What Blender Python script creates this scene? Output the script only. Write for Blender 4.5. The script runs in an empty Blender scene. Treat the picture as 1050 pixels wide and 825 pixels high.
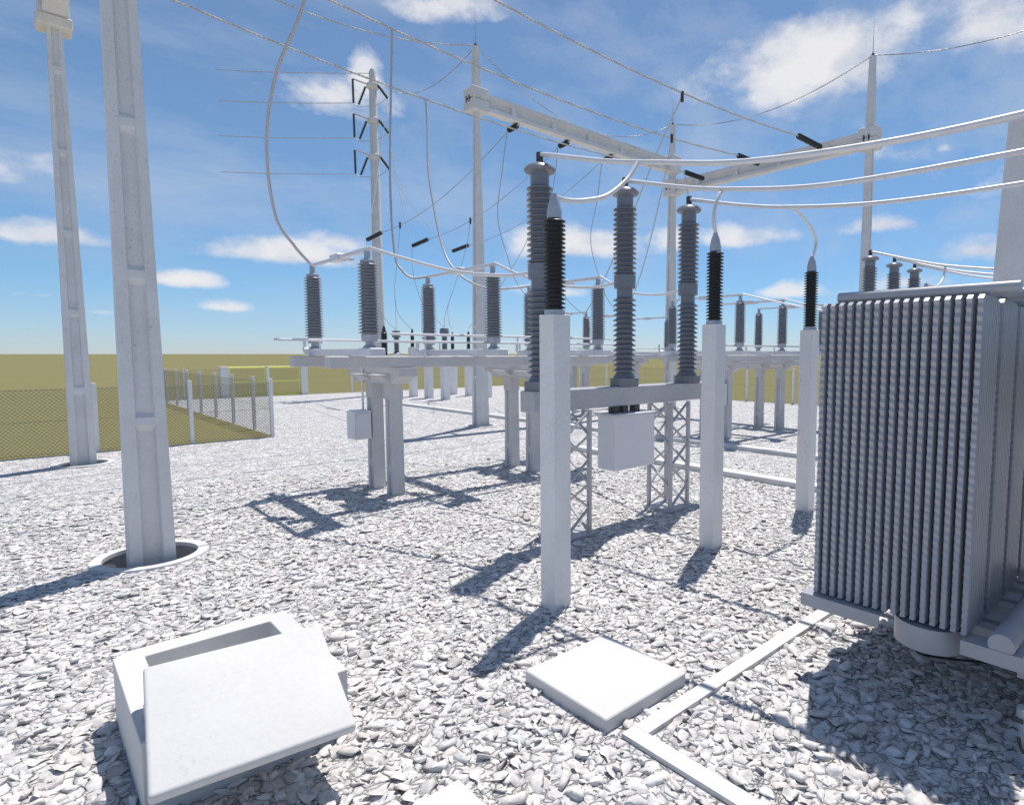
import bpy, bmesh, math, random
from mathutils import Vector, Matrix
random.seed(7)
S = bpy.context.scene
COL = S.collection
PI = math.pi
SUN_AZ, SUN_EL = math.radians(24.0), math.radians(70.2)

# ------------------------------------------------------------------ helpers
class MB:
    def __init__(self):
        self.v = []; self.f = []
    def add(self, vs, fs):
        n = len(self.v)
        self.v += [tuple(p) for p in vs]
        self.f += [tuple(i + n for i in q) for q in fs]
        return self
    def box(self, x0, x1, y0, y1, z0, z1, bev=0.0):
        if bev <= 0:
            vs = [(x0,y0,z0),(x1,y0,z0),(x1,y1,z0),(x0,y1,z0),(x0,y0,z1),(x1,y0,z1),(x1,y1,z1),(x0,y1,z1)]
            return self.add(vs, [(3,2,1,0),(4,5,6,7),(0,1,5,4),(1,2,6,5),(2,3,7,6),(3,0,4,7)])
        b = min(bev, (x1-x0)*.45, (y1-y0)*.45, (z1-z0)*.45)
        def ring(d, z):
            return [(x0+d,y0,z),(x1-d,y0,z),(x1,y0+d,z),(x1,y1-d,z),(x1-d,y1,z),(x0+d,y1,z),(x0,y1-d,z),(x0,y0+d,z)]
        def ring2(z):
            return [(x0+b,y0+b,z),(x1-b,y0+b,z),(x1-b,y0+b,z),(x1-b,y1-b,z),(x1-b,y1-b,z),(x0+b,y1-b,z),(x0+b,y1-b,z),(x0+b,y0+b,z)]
        vs = ring(b, z0+b) + ring(b, z1-b)
        fs = [(i,(i+1)%8,8+(i+1)%8,8+i) for i in range(8)]
        c0 = len(vs); q = [(x0+b,y0+b),(x1-b,y0+b),(x1-b,y1-b),(x0+b,y1-b)]
        vs += [(x,y,z0) for x,y in q] + [(x,y,z1) for x,y in q]
        fs += [(c0+3,c0+2,c0+1,c0), (c0+4,c0+5,c0+6,c0+7)]
        for k in range(4):
            a, bb = 2*k, 2*k+1
            n = (k+1)%4
            fs.append((c0+k, c0+n, bb, a)); fs.append((8+a, 8+bb, c0+4+n, c0+4+k))
            d = (2*k+2)%8
            fs.append((c0+n, d, bb)); fs.append((8+bb, 8+d, c0+4+n))
        return self.add(vs, fs)
    def lathe(self, prof, n=20, c=(0,0,0), cap=True, axis='z'):
        vs = []; fs = []
        for r, z in prof:
            for i in range(n):
                a = 2*PI*i/n
                p = (r*math.cos(a), r*math.sin(a), z)
                if axis == 'x': p = (z, p[0], p[1])
                if axis == 'y': p = (p[1], z, p[0])
                vs.append((p[0]+c[0], p[1]+c[1], p[2]+c[2]))
        for k in range(len(prof)-1):
            for i in range(n):
                j = (i+1) % n
                fs.append((k*n+i, k*n+j, (k+1)*n+j, (k+1)*n+i))
        if cap:
            fs.append(tuple(range(n-1,-1,-1))); m = (len(prof)-1)*n
            fs.append(tuple(m+i for i in range(n)))
        return self.add(vs, fs)
    def loft(self, secs, cap=True):
        n = len(secs[0]); vs = [p for s in secs for p in s]; fs = []
        for k in range(len(secs)-1):
            for i in range(n):
                j = (i+1) % n
                fs.append((k*n+i, k*n+j, (k+1)*n+j, (k+1)*n+i))
        if cap:
            fs.append(tuple(range(n-1,-1,-1))); m = (len(secs)-1)*n
            fs.append(tuple(m+i for i in range(n)))
        return self.add(vs, fs)
    def tube(self, path, r, n=8, twist=None):
        P = [Vector(p) for p in path]
        T = []
        for i in range(len(P)):
            a = P[max(i-1,0)]; b = P[min(i+1,len(P)-1)]
            T.append((b-a).normalized())
        up = Vector((0,0,1)) if abs(T[0].z) < .9 else Vector((1,0,0))
        N = (up - T[0]*up.dot(T[0])).normalized()
        secs = []
        for i in range(len(P)):
            N = (N - T[i]*N.dot(T[i])).normalized()
            B = T[i].cross(N)
            rr = r[i] if isinstance(r, (list, tuple)) else r
            secs.append([tuple(P[i] + (N*math.cos(2*PI*k/n) + B*math.sin(2*PI*k/n))*rr) for k in range(n)])
        return self.loft(secs)
    def bar(self, a, b, w, h=None, n=4):
        a = Vector(a); b = Vector(b); d = (b-a).normalized()
        up = Vector((0,0,1)) if abs(d.z) < .95 else Vector((1,0,0))
        s = d.cross(up).normalized(); u = s.cross(d)
        h = h or w
        def q(p): return [tuple(p + s*(w/2*x) + u*(h/2*y)) for x,y in ((-1,-1),(1,-1),(1,1),(-1,1))]
        return self.loft([q(a), q(b)])
    def xf(self, M, start=0):
        for i in range(start, len(self.v)):
            self.v[i] = tuple(M @ Vector(self.v[i]))
        return self
    def build(self, name, mat, parent=None, smooth=None, loc=(0,0,0)):
        me = bpy.data.meshes.new(name)
        me.from_pydata(self.v, [], self.f)
        bm = bmesh.new(); bm.from_mesh(me)
        bmesh.ops.recalc_face_normals(bm, faces=bm.faces)
        bm.to_mesh(me); bm.free()
        me.materials.append(mat)
        if smooth:
            me.polygons.foreach_set('use_smooth', [True]*len(me.polygons))
            me.set_sharp_from_angle(angle=math.radians(smooth))
        me.update()
        o = bpy.data.objects.new(name, me); COL.objects.link(o)
        o.location = loc
        if parent: o.parent = parent
        return o

def tag(o, label=None, cat=None, group=None, kind=None):
    if label: o['label'] = label
    if cat: o['category'] = cat
    if group: o['group'] = group
    if kind: o['kind'] = kind
    return o
def thing(name, loc, label, cat, group=None):
    o = bpy.data.objects.new(name, None); COL.objects.link(o)
    o.location = loc; o.empty_display_size = .2
    return tag(o, label, cat, group)
def dup(o, loc=None, label=None, parent=None):
    c = o.copy(); COL.objects.link(c)
    if parent: c.parent = parent
    if loc is not None: c.location = loc
    if label: c['label'] = label
    for ch in list(o.children): dup(ch, None, None, c)
    return c
def smoothpath(pts, seg=10):
    P = [Vector(p) for p in pts]
    if len(P) < 3: return [tuple(p) for p in P]
    Q = [P[0]*2-P[1]] + P + [P[-1]*2-P[-2]]
    out = []
    for i in range(1, len(Q)-2):
        p0,p1,p2,p3 = Q[i-1],Q[i],Q[i+1],Q[i+2]
        for k in range(seg):
            t = k/seg
            out.append(tuple(.5*((2*p1)+(p2-p0)*t+(2*p0-5*p1+4*p2-p3)*t*t+(3*p1-p0-3*p2+p3)*t**3)))
    out.append(tuple(P[-1])); return out
def sagpath(a, b, sag, n=24):
    a = Vector(a); b = Vector(b)
    return [tuple(a.lerp(b, t/n) - Vector((0,0,4*sag*(t/n)*(1-t/n)))) for t in range(n+1)]

# ------------------------------------------------------------------ materials
def newmat(name):
    m = bpy.data.materials.new(name); m.use_nodes = True
    nt = m.node_tree; b = nt.nodes['Principled BSDF']
    return m, nt, b
def N(nt, t, **kw):
    n = nt.nodes.new(t)
    for k, v in kw.items(): setattr(n, k, v)
    return n
def ramp(nt, fac, stops):
    r = N(nt, 'ShaderNodeValToRGB')
    el = r.color_ramp.elements
    while len(el) < len(stops): el.new(.5)
    for e, (p, c) in zip(el, stops):
        e.position = p; e.color = (*c, 1) if len(c) == 3 else c
    nt.links.new(fac, r.inputs[0]); return r.outputs[0]
def math_(nt, op, a, b=None, c=None):
    n = N(nt, 'ShaderNodeMath', operation=op)
    for i, x in enumerate((a, b, c)):
        if x is None: continue
        if isinstance(x, (int, float)): n.inputs[i].default_value = x
        else: nt.links.new(x, n.inputs[i])
    return n.outputs[0]
def mixc(nt, fac, a, b, bt='MIX'):
    n = N(nt, 'ShaderNodeMix', data_type='RGBA', blend_type=bt)
    for s, x in ((n.inputs[0], fac), (n.inputs[6], a), (n.inputs[7], b)):
        if isinstance(x, (int, float)): s.default_value = x
        elif isinstance(x, tuple): s.default_value = (*x, 1)
        else: nt.links.new(x, s)
    return n.outputs[2]
def noise(nt, vec, scale, det=4, rough=.55):
    n = N(nt, 'ShaderNodeTexNoise'); n.inputs['Scale'].default_value = scale
    n.inputs['Detail'].default_value = det; n.inputs['Roughness'].default_value = rough
    nt.links.new(vec, n.inputs['Vector']); return n
def coords(nt, kind='Object'):
    return N(nt, 'ShaderNodeTexCoord').outputs[kind]

def concrete(name, col, pits=.5, var=.10, rough=.85, bump=.35):
    m, nt, b = newmat(name)
    v = coords(nt)
    g = N(nt, 'ShaderNodeNewGeometry')
    v = g.outputs['Position']
    n1 = noise(nt, v, 1.7, 5, .6).outputs[0]
    n2 = noise(nt, v, 26, 4, .65).outputs[0]
    lo = tuple(c*(1-var*1.6) for c in col); hi = tuple(min(c*(1+var*.8), .9) for c in col)
    c = ramp(nt, n1, [(.3, lo), (.7, hi)])
    c = mixc(nt, .35, c, ramp(nt, n2, [(.3, lo), (.62, hi)]))
    vo = N(nt, 'ShaderNodeTexVoronoi'); vo.inputs['Scale'].default_value = 24
    nt.links.new(v, vo.inputs['Vector'])
    cl = noise(nt, v, 3.0, 3, .5).outputs[0]
    thr = math_(nt, 'MULTIPLY', math_(nt, 'SUBTRACT', cl, .43), .95)
    pit = math_(nt, 'LESS_THAN', vo.outputs['Distance'], thr)
    pf = math_(nt, 'MULTIPLY', pit, pits)
    c = mixc(nt, pf, c, tuple(x*.45 for x in col))
    nt.links.new(c, b.inputs['Base Color']); b.inputs['Roughness'].default_value = rough
    bp = N(nt, 'ShaderNodeBump'); bp.inputs['Strength'].default_value = bump; bp.inputs['Distance'].default_value = .006
    h = math_(nt, 'SUBTRACT', n2, math_(nt, 'MULTIPLY', pf, .8))
    nt.links.new(h, bp.inputs['Height']); nt.links.new(bp.outputs[0], b.inputs['Normal'])
    return m
def plain(name, col, rough=.5, metal=0.0, var=.08, scale=9, coat=0.0):
    m, nt, b = newmat(name)
    v = N(nt, 'ShaderNodeNewGeometry').outputs['Position']
    n1 = noise(nt, v, scale, 5, .6).outputs[0]
    c = ramp(nt, n1, [(.3, tuple(x*(1-var) for x in col)), (.7, tuple(min(1, x*(1+var)) for x in col))])
    nt.links.new(c, b.inputs['Base Color'])
    r = ramp(nt, n1, [(.3, (rough*.85,)*3), (.7, (min(1, rough*1.15),)*3)])
    nt.links.new(r, b.inputs['Roughness'])
    b.inputs['Metallic'].default_value = metal
    b.inputs['Coat Weight'].default_value = coat
    return m

M = {}
M['pole'] = concrete('pole_concrete', (.72,.705,.70), .62, .09)
M['post'] = concrete('post_concrete', (.80,.785,.78), .6, .07)
M['frame'] = concrete('frame_concrete', (.60,.59,.595), .3, .09)
M['precast'] = concrete('precast_white', (.64,.63,.62), .16, .06, .8, .35)
M['kerb'] = concrete('kerb_white', (.64,.63,.62), .22, .07, .8, .1)
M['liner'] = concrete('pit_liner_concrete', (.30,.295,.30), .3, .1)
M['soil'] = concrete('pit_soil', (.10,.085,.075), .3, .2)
M['porcelain'] = plain('grey_porcelain', (.185,.195,.225), .32, 0, .06, 14, .3)
M['porcelain_pale'] = plain('pale_porcelain', (.29,.295,.33), .38, 0, .06, 14, .2)
M['polymer'] = plain('black_polymer', (.040,.040,.040), .42, 0, .25, 20)
M['dark'] = plain('dark_steel', (.07,.07,.075), .5, .3, .15)
M['cap'] = plain('cap_grey', (.42,.45,.50), .4, .2, .06)
M['alu'] = plain('aluminium_tube', (.74,.73,.73), .42, .15, .04)
M['wire'] = plain('wire_strand', (.42,.41,.40), .5, .35, .12, 30)
M['cable'] = plain('cable_grey', (.50,.49,.50), .5, .2, .06, 30)
M['whitecable'] = plain('cable_pale', (.50,.485,.46), .7, 0, .05, 30)
M['steelwhite'] = plain('pale_steel', (.72,.72,.75), .5, .1, .04)
M['galv'] = plain('galvanised_steel', (.47,.47,.49), .45, .3, .08, 12)
M['cabinet'] = plain('cabinet_paint', (.72,.72,.745), .45, 0, .025, 3)
M['trafo'] = plain('radiator_paint', (.37,.38,.415), .36, .05, .06, 5)
M['fenceposts'] = concrete('fence_post_concrete', (.78,.77,.765), .3, .08)
M['mesh'] = plain('fence_wire', (.20,.20,.17), .5, .3, .1)
M['yellow'] = plain('yellow_paint', (.84,.82,.22), .5, 0, .05)
M['cream'] = plain('bracket_cream', (.70,.67,.60), .8, 0, .05)

def gravel_mat():
    m, nt, b = newmat('white_gravel')
    L = nt.links.new
    pos = N(nt, 'ShaderNodeNewGeometry').outputs['Position']
    def warp(vec, scale, amp, det=2):
        nd = noise(nt, vec, scale, det, .55)
        off = N(nt, 'ShaderNodeVectorMath', operation='SUBTRACT'); L(nd.outputs['Color'], off.inputs[0]); off.inputs[1].default_value = (.5,.5,.5)
        sc = N(nt, 'ShaderNodeVectorMath', operation='SCALE'); L(off.outputs[0], sc.inputs[0]); sc.inputs['Scale'].default_value = amp
        wv = N(nt, 'ShaderNodeVectorMath', operation='ADD'); L(vec, wv.inputs[0]); L(sc.outputs[0], wv.inputs[1]); return wv.outputs[0]
    w = warp(pos, 2.6, .22); w = warp(w, 9.0, .045); w = warp(w, 32, .016, 3)
    mp = N(nt, 'ShaderNodeMapping'); L(w, mp.inputs[0])
    mp.inputs['Rotation'].default_value = (0, 0, .9); mp.inputs['Scale'].default_value = (1.0, 1.30, 0)
    def stones(scale):
        e = N(nt, 'ShaderNodeTexVoronoi', feature='DISTANCE_TO_EDGE'); e.inputs['Scale'].default_value = scale
        f = N(nt, 'ShaderNodeTexVoronoi', feature='F1'); f.inputs['Scale'].default_value = scale
        L(mp.outputs[0], e.inputs['Vector']); L(mp.outputs[0], f.inputs['Vector'])
        return e.outputs['Distance'], f.outputs['Color'], f.outputs['Position']
    e1, c1, p1 = stones(7.6); e2, c2, p2 = stones(15.0)
    sep1 = N(nt, 'ShaderNodeSeparateColor'); L(c1, sep1.inputs[0])
    # some of the big cells are heaps of smaller stones
    small = math_(nt, 'GREATER_THAN', sep1.outputs[2], .70)
    e2b = math_(nt, 'MINIMUM', e1, math_(nt, 'MULTIPLY', e2, .9))
    def mixf(fac, a, bb):
        n = N(nt, 'ShaderNodeMix', data_type='FLOAT'); L(fac, n.inputs[0]); L(a, n.inputs[2]); L(bb, n.inputs[3]); return n.outputs[0]
    edge = mixf(small, e1, e2b)
    col = mixc(nt, small, c1, c2)
    fine = noise(nt, pos, 70, 5, .7).outputs[0]
    mid = noise(nt, pos, 16, 5, .62).outputs[0]
    big = noise(nt, pos, 3.3, 3, .5).outputs[0]
    sep = N(nt, 'ShaderNodeSeparateColor'); L(col, sep.inputs[0])
    tint = ramp(nt, sep.outputs[0], [(0,(.66,.64,.63)),(.2,(.71,.695,.69)),(.5,(.745,.73,.725)),(.72,(.68,.695,.695)),(.86,(.715,.675,.67)),(1,(.78,.77,.765))])
    bright = ramp(nt, sep.outputs[1], [(0,(.84,.84,.85)),(.3,(.95,.95,.95)),(1,(1.03,1.03,1.03))])
    c = mixc(nt, 1.0, tint, bright, 'MULTIPLY')
    c = mixc(nt, .55, c, mixc(nt, 1.0, c, ramp(nt, mid, [(.25,(.72,.71,.72)),(.55,(1.04,1.04,1.04))]), 'MULTIPLY'))
    # gaps: their width and darkness wander
    wid = math_(nt, 'ADD', .016, math_(nt, 'MULTIPLY', math_(nt, 'MAXIMUM', math_(nt, 'SUBTRACT', mid, .44), 0), .36))
    ej = math_(nt, 'ADD', edge, math_(nt, 'MULTIPLY', math_(nt, 'SUBTRACT', fine, .5), .035))
    crack = math_(nt, 'SUBTRACT', 1.0, math_(nt, 'DIVIDE', ej, wid)); crack = math_(nt, 'MINIMUM', math_(nt, 'MAXIMUM', crack, 0), 1)
    deep = ramp(nt, big, [(.36,(.28,.28,.28)),(.66,(.80,.80,.80))])
    crack = math_(nt, 'MULTIPLY', math_(nt, 'POWER', crack, .75), deep)
    c = mixc(nt, crack, c, (.15,.122,.108))
    L(c, b.inputs['Base Color']); b.inputs['Roughness'].default_value = .92
    b.inputs['Specular IOR Level'].default_value = .12
    rel = N(nt, 'ShaderNodeVectorMath', operation='SUBTRACT'); L(mp.outputs[0], rel.inputs[0]); L(p1, rel.inputs[1])
    tl = N(nt, 'ShaderNodeVectorMath', operation='SUBTRACT'); L(c1, tl.inputs[0]); tl.inputs[1].default_value = (.5,.5,.5)
    dt = N(nt, 'ShaderNodeVectorMath', operation='DOT_PRODUCT'); L(rel.outputs[0], dt.inputs[0]); L(tl.outputs[0], dt.inputs[1])
    hgt = ramp(nt, edge, [(0,(0,0,0)),(.05,(.45,.45,.45)),(.16,(.85,.85,.85)),(.34,(1,1,1))])
    h = math_(nt, 'ADD', math_(nt, 'MULTIPLY', hgt, 1.3), math_(nt, 'MULTIPLY', dt.outputs['Value'], 12.0))
    h = math_(nt, 'ADD', h, math_(nt, 'MULTIPLY', mid, 1.2))
    h = math_(nt, 'ADD', h, math_(nt, 'MULTIPLY', fine, .22))
    bp = N(nt, 'ShaderNodeBump'); bp.inputs['Strength'].default_value = .9; bp.inputs['Distance'].default_value = .03
    L(h, bp.inputs['Height']); L(bp.outputs[0], b.inputs['Normal'])
    return m
M['gravel'] = gravel_mat()

def grass_mat():
    m, nt, b = newmat('dry_grass'); L = nt.links.new
    pos = N(nt, 'ShaderNodeNewGeometry').outputs['Position']
    a = noise(nt, pos, 9, 6, .7).outputs[0]; g = noise(nt, pos, .12, 4, .55).outputs[0]; f = noise(nt, pos, 60, 3, .7).outputs[0]
    c = ramp(nt, a, [(.3,(.165,.150,.062)),(.5,(.205,.187,.080)),(.7,(.25,.23,.105))])
    c = mixc(nt, .3, c, ramp(nt, g, [(.35,(.185,.170,.070)),(.65,(.24,.22,.105))]))
    c = mixc(nt, .4, c, ramp(nt, f, [(.3,(.14,.125,.045)),(.7,(.27,.245,.115))]))
    L(c, b.inputs['Base Color']); b.inputs['Roughness'].default_value = .95; b.inputs['Specular IOR Level'].default_value = .1
    bp = N(nt, 'ShaderNodeBump'); bp.inputs['Strength'].default_value = .6; bp.inputs['Distance'].default_value = .04
    L(a, bp.inputs['Height']); L(bp.outputs[0], b.inputs['Normal'])
    return m
M['grass'] = grass_mat()

# ------------------------------------------------------------------ ground
POLE_PITS = [(1.12, 9.0, .50), (1.05, 17.72, .46), (11.68, 17.62, .46), (21.82, 17.4, .46)]
def circle(cx, cy, r, n=40): return [(cx+r*math.cos(2*PI*i/n), cy+r*math.sin(2*PI*i/n)) for i in range(n)]
YARD = [(-60,-40),(28.15,-40),(28.15,38.9),(5.65,38.9),(5.65,19.7),(-60,19.7)]
def sheet(name, loops, mat):
    bm = bmesh.new(); es = []
    for lp in loops:
        vs = [bm.verts.new((x, y, 0)) for x, y in lp]
        for i in range(len(vs)): es.append(bm.edges.new((vs[i], vs[(i+1) % len(vs)])))
    bmesh.ops.triangle_fill(bm, use_beauty=True, edges=es, normal=(0,0,1))
    for f in bm.faces:
        if f.normal.z < 0: f.normal_flip()
    me = bpy.data.meshes.new(name); bm.to_mesh(me); bm.free(); me.materials.append(mat)
    o = bpy.data.objects.new(name, me); COL.objects.link(o); o['kind'] = 'structure'; return o
sheet('gravel_yard', [YARD] + [circle(x, y, r) for x, y, r in POLE_PITS], M['gravel'])
R_ = 4000
sheet('grass_field', [[(-R_,-R_),(R_,-R_),(R_,R_),(-R_,R_)], YARD], M['grass'])

# loose crushed stone lying on the yard where the camera can tell one stone from the next
def stone_mat():
    m, nt, b = newmat('crushed_stone'); L = nt.links.new
    g = N(nt, 'ShaderNodeNewGeometry'); pos = g.outputs['Position']; rnd = g.outputs['Random Per Island']
    c = ramp(nt, rnd, [(0,(.47,.445,.43)),(.08,(.58,.56,.545)),(.26,(.685,.655,.635)),(.50,(.735,.71,.69)),(.60,(.63,.64,.635)),(.70,(.69,.635,.62)),(.80,(.70,.66,.64)),(.88,(.75,.735,.72)),(1,(.79,.78,.765))])
    mid = noise(nt, pos, 22, 5, .62).outputs[0]; fine = noise(nt, pos, 110, 4, .7).outputs[0]
    c = mixc(nt, .8, c, mixc(nt, 1.0, c, ramp(nt, mid, [(.30,(.66,.65,.65)),(.60,(1.06,1.06,1.06))]), 'MULTIPLY'))
    L(c, b.inputs['Base Color']); b.inputs['Roughness'].default_value = .9; b.inputs['Specular IOR Level'].default_value = .15
    bp = N(nt, 'ShaderNodeBump'); bp.inputs['Strength'].default_value = .5; bp.inputs['Distance'].default_value = .008
    L(math_(nt, 'ADD', mid, math_(nt, 'MULTIPLY', fine, .4)), bp.inputs['Height']); L(bp.outputs[0], b.inputs['Normal'])
    return m
def loose_stones():
    import numpy as np
    rng = np.random.default_rng(11)
    bm = bmesh.new(); bmesh.ops.create_icosphere(bm, subdivisions=2, radius=1.0)
    bm.verts.ensure_lookup_table()
    V = np.array([v.co[:] for v in bm.verts]); F = np.array([[v.index for v in f.verts] for f in bm.faces]); bm.free()
    protos = []
    for k in range(28):                                   # angular pebbles: a ball with a few flat breaks
        P = V * np.array([1.0, rng.uniform(.58,.95), rng.uniform(.26,.36)])
        for j in range(13):
            n = rng.normal(size=3); n[2] *= (.35 if j < 7 else 1.6); n /= np.linalg.norm(n)
            d = rng.uniform(.40, .66)*np.abs(P @ n).max()/.85 if j < 7 else rng.uniform(.09, .16)
            h = P @ n; P = P - np.clip(h - d, 0, None)[:, None]*n
        P *= (1 + .012*rng.normal(size=(len(P), 1)))*1.05
        protos.append(P)
    protos = np.array(protos)
    hd = math.radians(46.4); cs = []
    for s, jit, sc0, sc1, z0, z1, seed in ((.112, .042, .082, .124, -.004, .005, 1), (.074, .034, .036, .066, -.006, .002, 2)):
        n = int(17/s); ii, jj = np.meshgrid(np.arange(-n, n), np.arange(-n, n))
        x = (ii + .5*(jj % 2)).ravel()*s; y = jj.ravel()*s*.866
        x = x + rng.uniform(-jit, jit, x.size); y = y + rng.uniform(-jit, jit, y.size)
        r = np.hypot(x, y); a = np.abs((np.arctan2(y, x) - hd + PI) % (2*PI) - PI)
        lim = 14.5 if seed == 1 else 12.5
        keep = (r > 1.6) & (a < math.radians(54)) & (rng.uniform(size=x.size) < np.clip((lim - r)/3.2, 0, 1))
        keep &= y < 19.4
        for bx0, bx1, by0, by1 in ((2.69,3.585,2.64,3.55),(.82,1.74,1.96,2.88),(.36,1.50,3.81,5.13),(2.72,9.8,2.42,2.58),(2.72,2.90,-4,2.58),(5.68,5.84,-4,2.58),(10.40,10.74,-6,11.6),(13.5,13.9,-6,20)):
            keep &= ~((x > bx0) & (x < bx1) & (y > by0) & (y < by1))
        for px, py, pr in POLE_PITS: keep &= np.hypot(x-px, y-py) > pr + .13
        x = x[keep]; y = y[keep]; m = x.size
        flat = np.clip(1 - (np.hypot(x, y) - 4.5)/9, .38, 1)
        sc = rng.uniform(sc0, sc1, m)*np.where(rng.uniform(size=m) < .12, 1.3, 1.0)
        cs.append(np.column_stack([x, y, rng.uniform(z0, z1, m)*flat, sc, rng.uniform(0, 2*PI, m), rng.normal(0, .05, m)*flat, rng.normal(0, .05, m)*flat, flat]))
    A = np.vstack(cs); m = len(A); P = protos[rng.integers(0, len(protos), m)]*A[:, 3][:, None, None]
    cz, sz = np.cos(A[:,4])[:,None], np.sin(A[:,4])[:,None]
    X, Y, Z = P[:,:,0], P[:,:,1], P[:,:,2]*(.35 + .65*A[:,7])[:,None]
    X, Y = X*cz - Y*sz, X*sz + Y*cz
    Z = Z + X*np.sin(A[:,5])[:,None] + Y*np.sin(A[:,6])[:,None]
    co = np.stack([X + A[:,0][:,None], Y + A[:,1][:,None], Z + A[:,2][:,None]], axis=2).reshape(-1, 3)
    fa = (F[None,:,:] + (np.arange(m)*len(V))[:,None,None]).reshape(-1)
    me = bpy.data.meshes.new('loose_stones'); nf = len(F)*m
    me.vertices.add(len(co)); me.vertices.foreach_set('co', co.astype('f').ravel())
    me.loops.add(nf*3); me.loops.foreach_set('vertex_index', fa.astype('i'))
    me.polygons.add(nf); me.polygons.foreach_set('loop_start', np.arange(0, nf*3, 3, dtype='i'))
    me.update(calc_edges=True); me.materials.append(stone_mat())
    o = bpy.data.objects.new('loose_stones', me); COL.objects.link(o)
    o['kind'] = 'stuff'; o['label'] = 'white crushed stone lying loose over the near part of the yard'; o['category'] = 'gravel'
    print('STONES', m)
loose_stones()

# ------------------------------------------------------------------ concrete poles
def h_section(w, d, z, rec_axis, rec=.30, fl=.27, bev=.05):
    """outline of an H pole; the recesses are on the +-Y faces (rec_axis 'y') or the +-X faces ('x')"""
    if rec_axis == 'x': w, d = d, w
    hw, hd = w/2, d/2; a = hw - fl*w; b = a - bev*w; k = hd - rec*d*.6
    pts = [(-hw,-hd),(-a,-hd),(-b,-k),(b,-k),(a,-hd),(hw,-hd),(hw,hd),(a,hd),(b,k),(-b,k),(-a,hd),(-hw,hd)]
    if rec_axis == 'x': pts = [(y, x) for x, y in pts]
    return [(x, y, z) for x, y in pts]
def battens(mb, zs, wf, df, rec_axis):
    for z in zs:
        w, d = wf(z), df(z)
        if rec_axis == 'x': w, d = d, w
        a = w/2 - .27*w; k = d/2 - .18*d; t = d/2 - .006
        for s in (-1, 1):
            h = .10
            q = [(k*s*.98, z-h*1.25), (t*s, z-h*.45), (t*s, z+h*.45), (k*s*.98, z+h*1.05)]
            if rec_axis == 'y': mb.loft([[(-a, y, zz) for y, zz in q], [(a, y, zz) for y, zz in q]])
            else: mb.loft([[(y, -a, zz) for y, zz in q], [(y, a, zz) for y, zz in q]])
def h_pole(root, H, w0, w1, d0, d1, axis, z0=0.0, z_solid=None, pitch=1.72, mat=None, first=1.70, name='pole_shaft', zlim=None):
    wf = lambda z: w0 + (w1-w0)*z/H
    df = lambda z: d0 + (d1-d0)*z/H
    mb = MB(); zt = zlim or H
    mb.loft([h_section(wf(z), df(z), z, axis) for z in (z0, zt)])
    zs = []; z = first
    while z < zt - .3: zs.append(z); z += pitch
    battens(mb, zs, wf, df, axis)
    return mb.build(name, mat or M['pole'], root)
def pit(x, y, r, label):
    t = MB(); n = 48; sec = []
    for rr, z in ((r-.012, -.02), (r-.012, .028), (r+.105, .028), (r+.12, -.05)):
        sec.append([(rr*math.cos(2*PI*i/n), rr*math.sin(2*PI*i/n), z) for i in range(n)])
    t.loft(sec, cap=False)
    o = thing('foundation_collar', (x, y, 0), label, 'foundation', 'foundation collars of the gantry poles')
    t.build('collar_ring', M['kerb'], o, 40)
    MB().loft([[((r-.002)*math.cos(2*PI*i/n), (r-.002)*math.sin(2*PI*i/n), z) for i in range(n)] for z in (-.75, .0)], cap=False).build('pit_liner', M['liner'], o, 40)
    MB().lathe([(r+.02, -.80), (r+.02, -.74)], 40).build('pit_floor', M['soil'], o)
    return o
def collar(root, z0, z1, sx, sy, name='beam_collar', mat=None, slot=True):
    m = MB(); h = z1 - z0; mid = z0 + h*.52; g = .028
    m.box(-sx/2, sx/2, -sy/2, sy/2, z0, mid-g, .02); m.box(-sx/2, sx/2, -sy/2, sy/2, mid+g, z1, .02)
    m.box(-sx/2+.05, sx/2-.05, -sy/2+.05, sy/2-.05, mid-g-.01, mid+g+.01)
    c = m.build(name, mat or M['pole'], root)
    for y in (-.1, .17):
        MB().box(-sx/2-.012, -sx/2+.02, y*sy-.025, y*sy+.025, mid-.11, mid+.09).build('bolt_slot', M['dark'], c)
    return c
def top_spike(root, z, L=1.15):
    MB().lathe([(.045, z-.02), (.055, z+.05), (.03, z+.1)], 10).build('wire_clamp', M['dark'], root, 40)
    MB().lathe([(.016, z+.1), (.011, z+.5), (.004, z+L)], 8).build('lightning_spike', M['galv'], root, 40)

PG = 'tall concrete gantry poles'
pa = thing('gantry_pole', (1.105, 8.90, 0), 'wide nearest concrete H-section pole at the left, standing in an open white ring pit', 'pole', PG)
h_pole(pa, 12.6, .455, .185, .36, .17, 'y', z0=-1.5)
pit(1.12, 9.0, .50, 'white concrete ring around the open pit at the foot of the nearest left pole')
collar(pa, 9.45, 10.2, .7, .7)
pb = thing('gantry_pole', (1.05, 17.67, 0), 'slimmer far left concrete H-section pole carrying a cream bracket box at its top', 'pole', PG)
h_pole(pb, 12.6, .455, .19, .36, .17, 'y', z0=-1.5)
pit(1.05, 17.72, .46, 'white concrete ring at the foot of the far left pole with the cream bracket')
m = MB(); m.box(-.26, .26, -.26, .26, 9.62, 10.25, .02); c = m.build('beam_collar', M['pole'], pb)
MB().box(-.30, .30, -.28, .30, 9.40, 9.617, .02).build('bracket_ledge', M['cream'], pb)
MB().box(-.17, .19, -.34, -.264, 9.74, 10.25, .012).build('bracket_plate', M['cream'], pb)
p1 = thing('gantry_pole', (11.68, 17.62, 0), 'tall concrete gantry pole with a lightning spike, carrying the left end of the upper beam', 'pole', PG)
h_pole(p1, 12.62, .46, .11, .37, .11, 'x', z0=-1.5, zlim=10.5)
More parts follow.
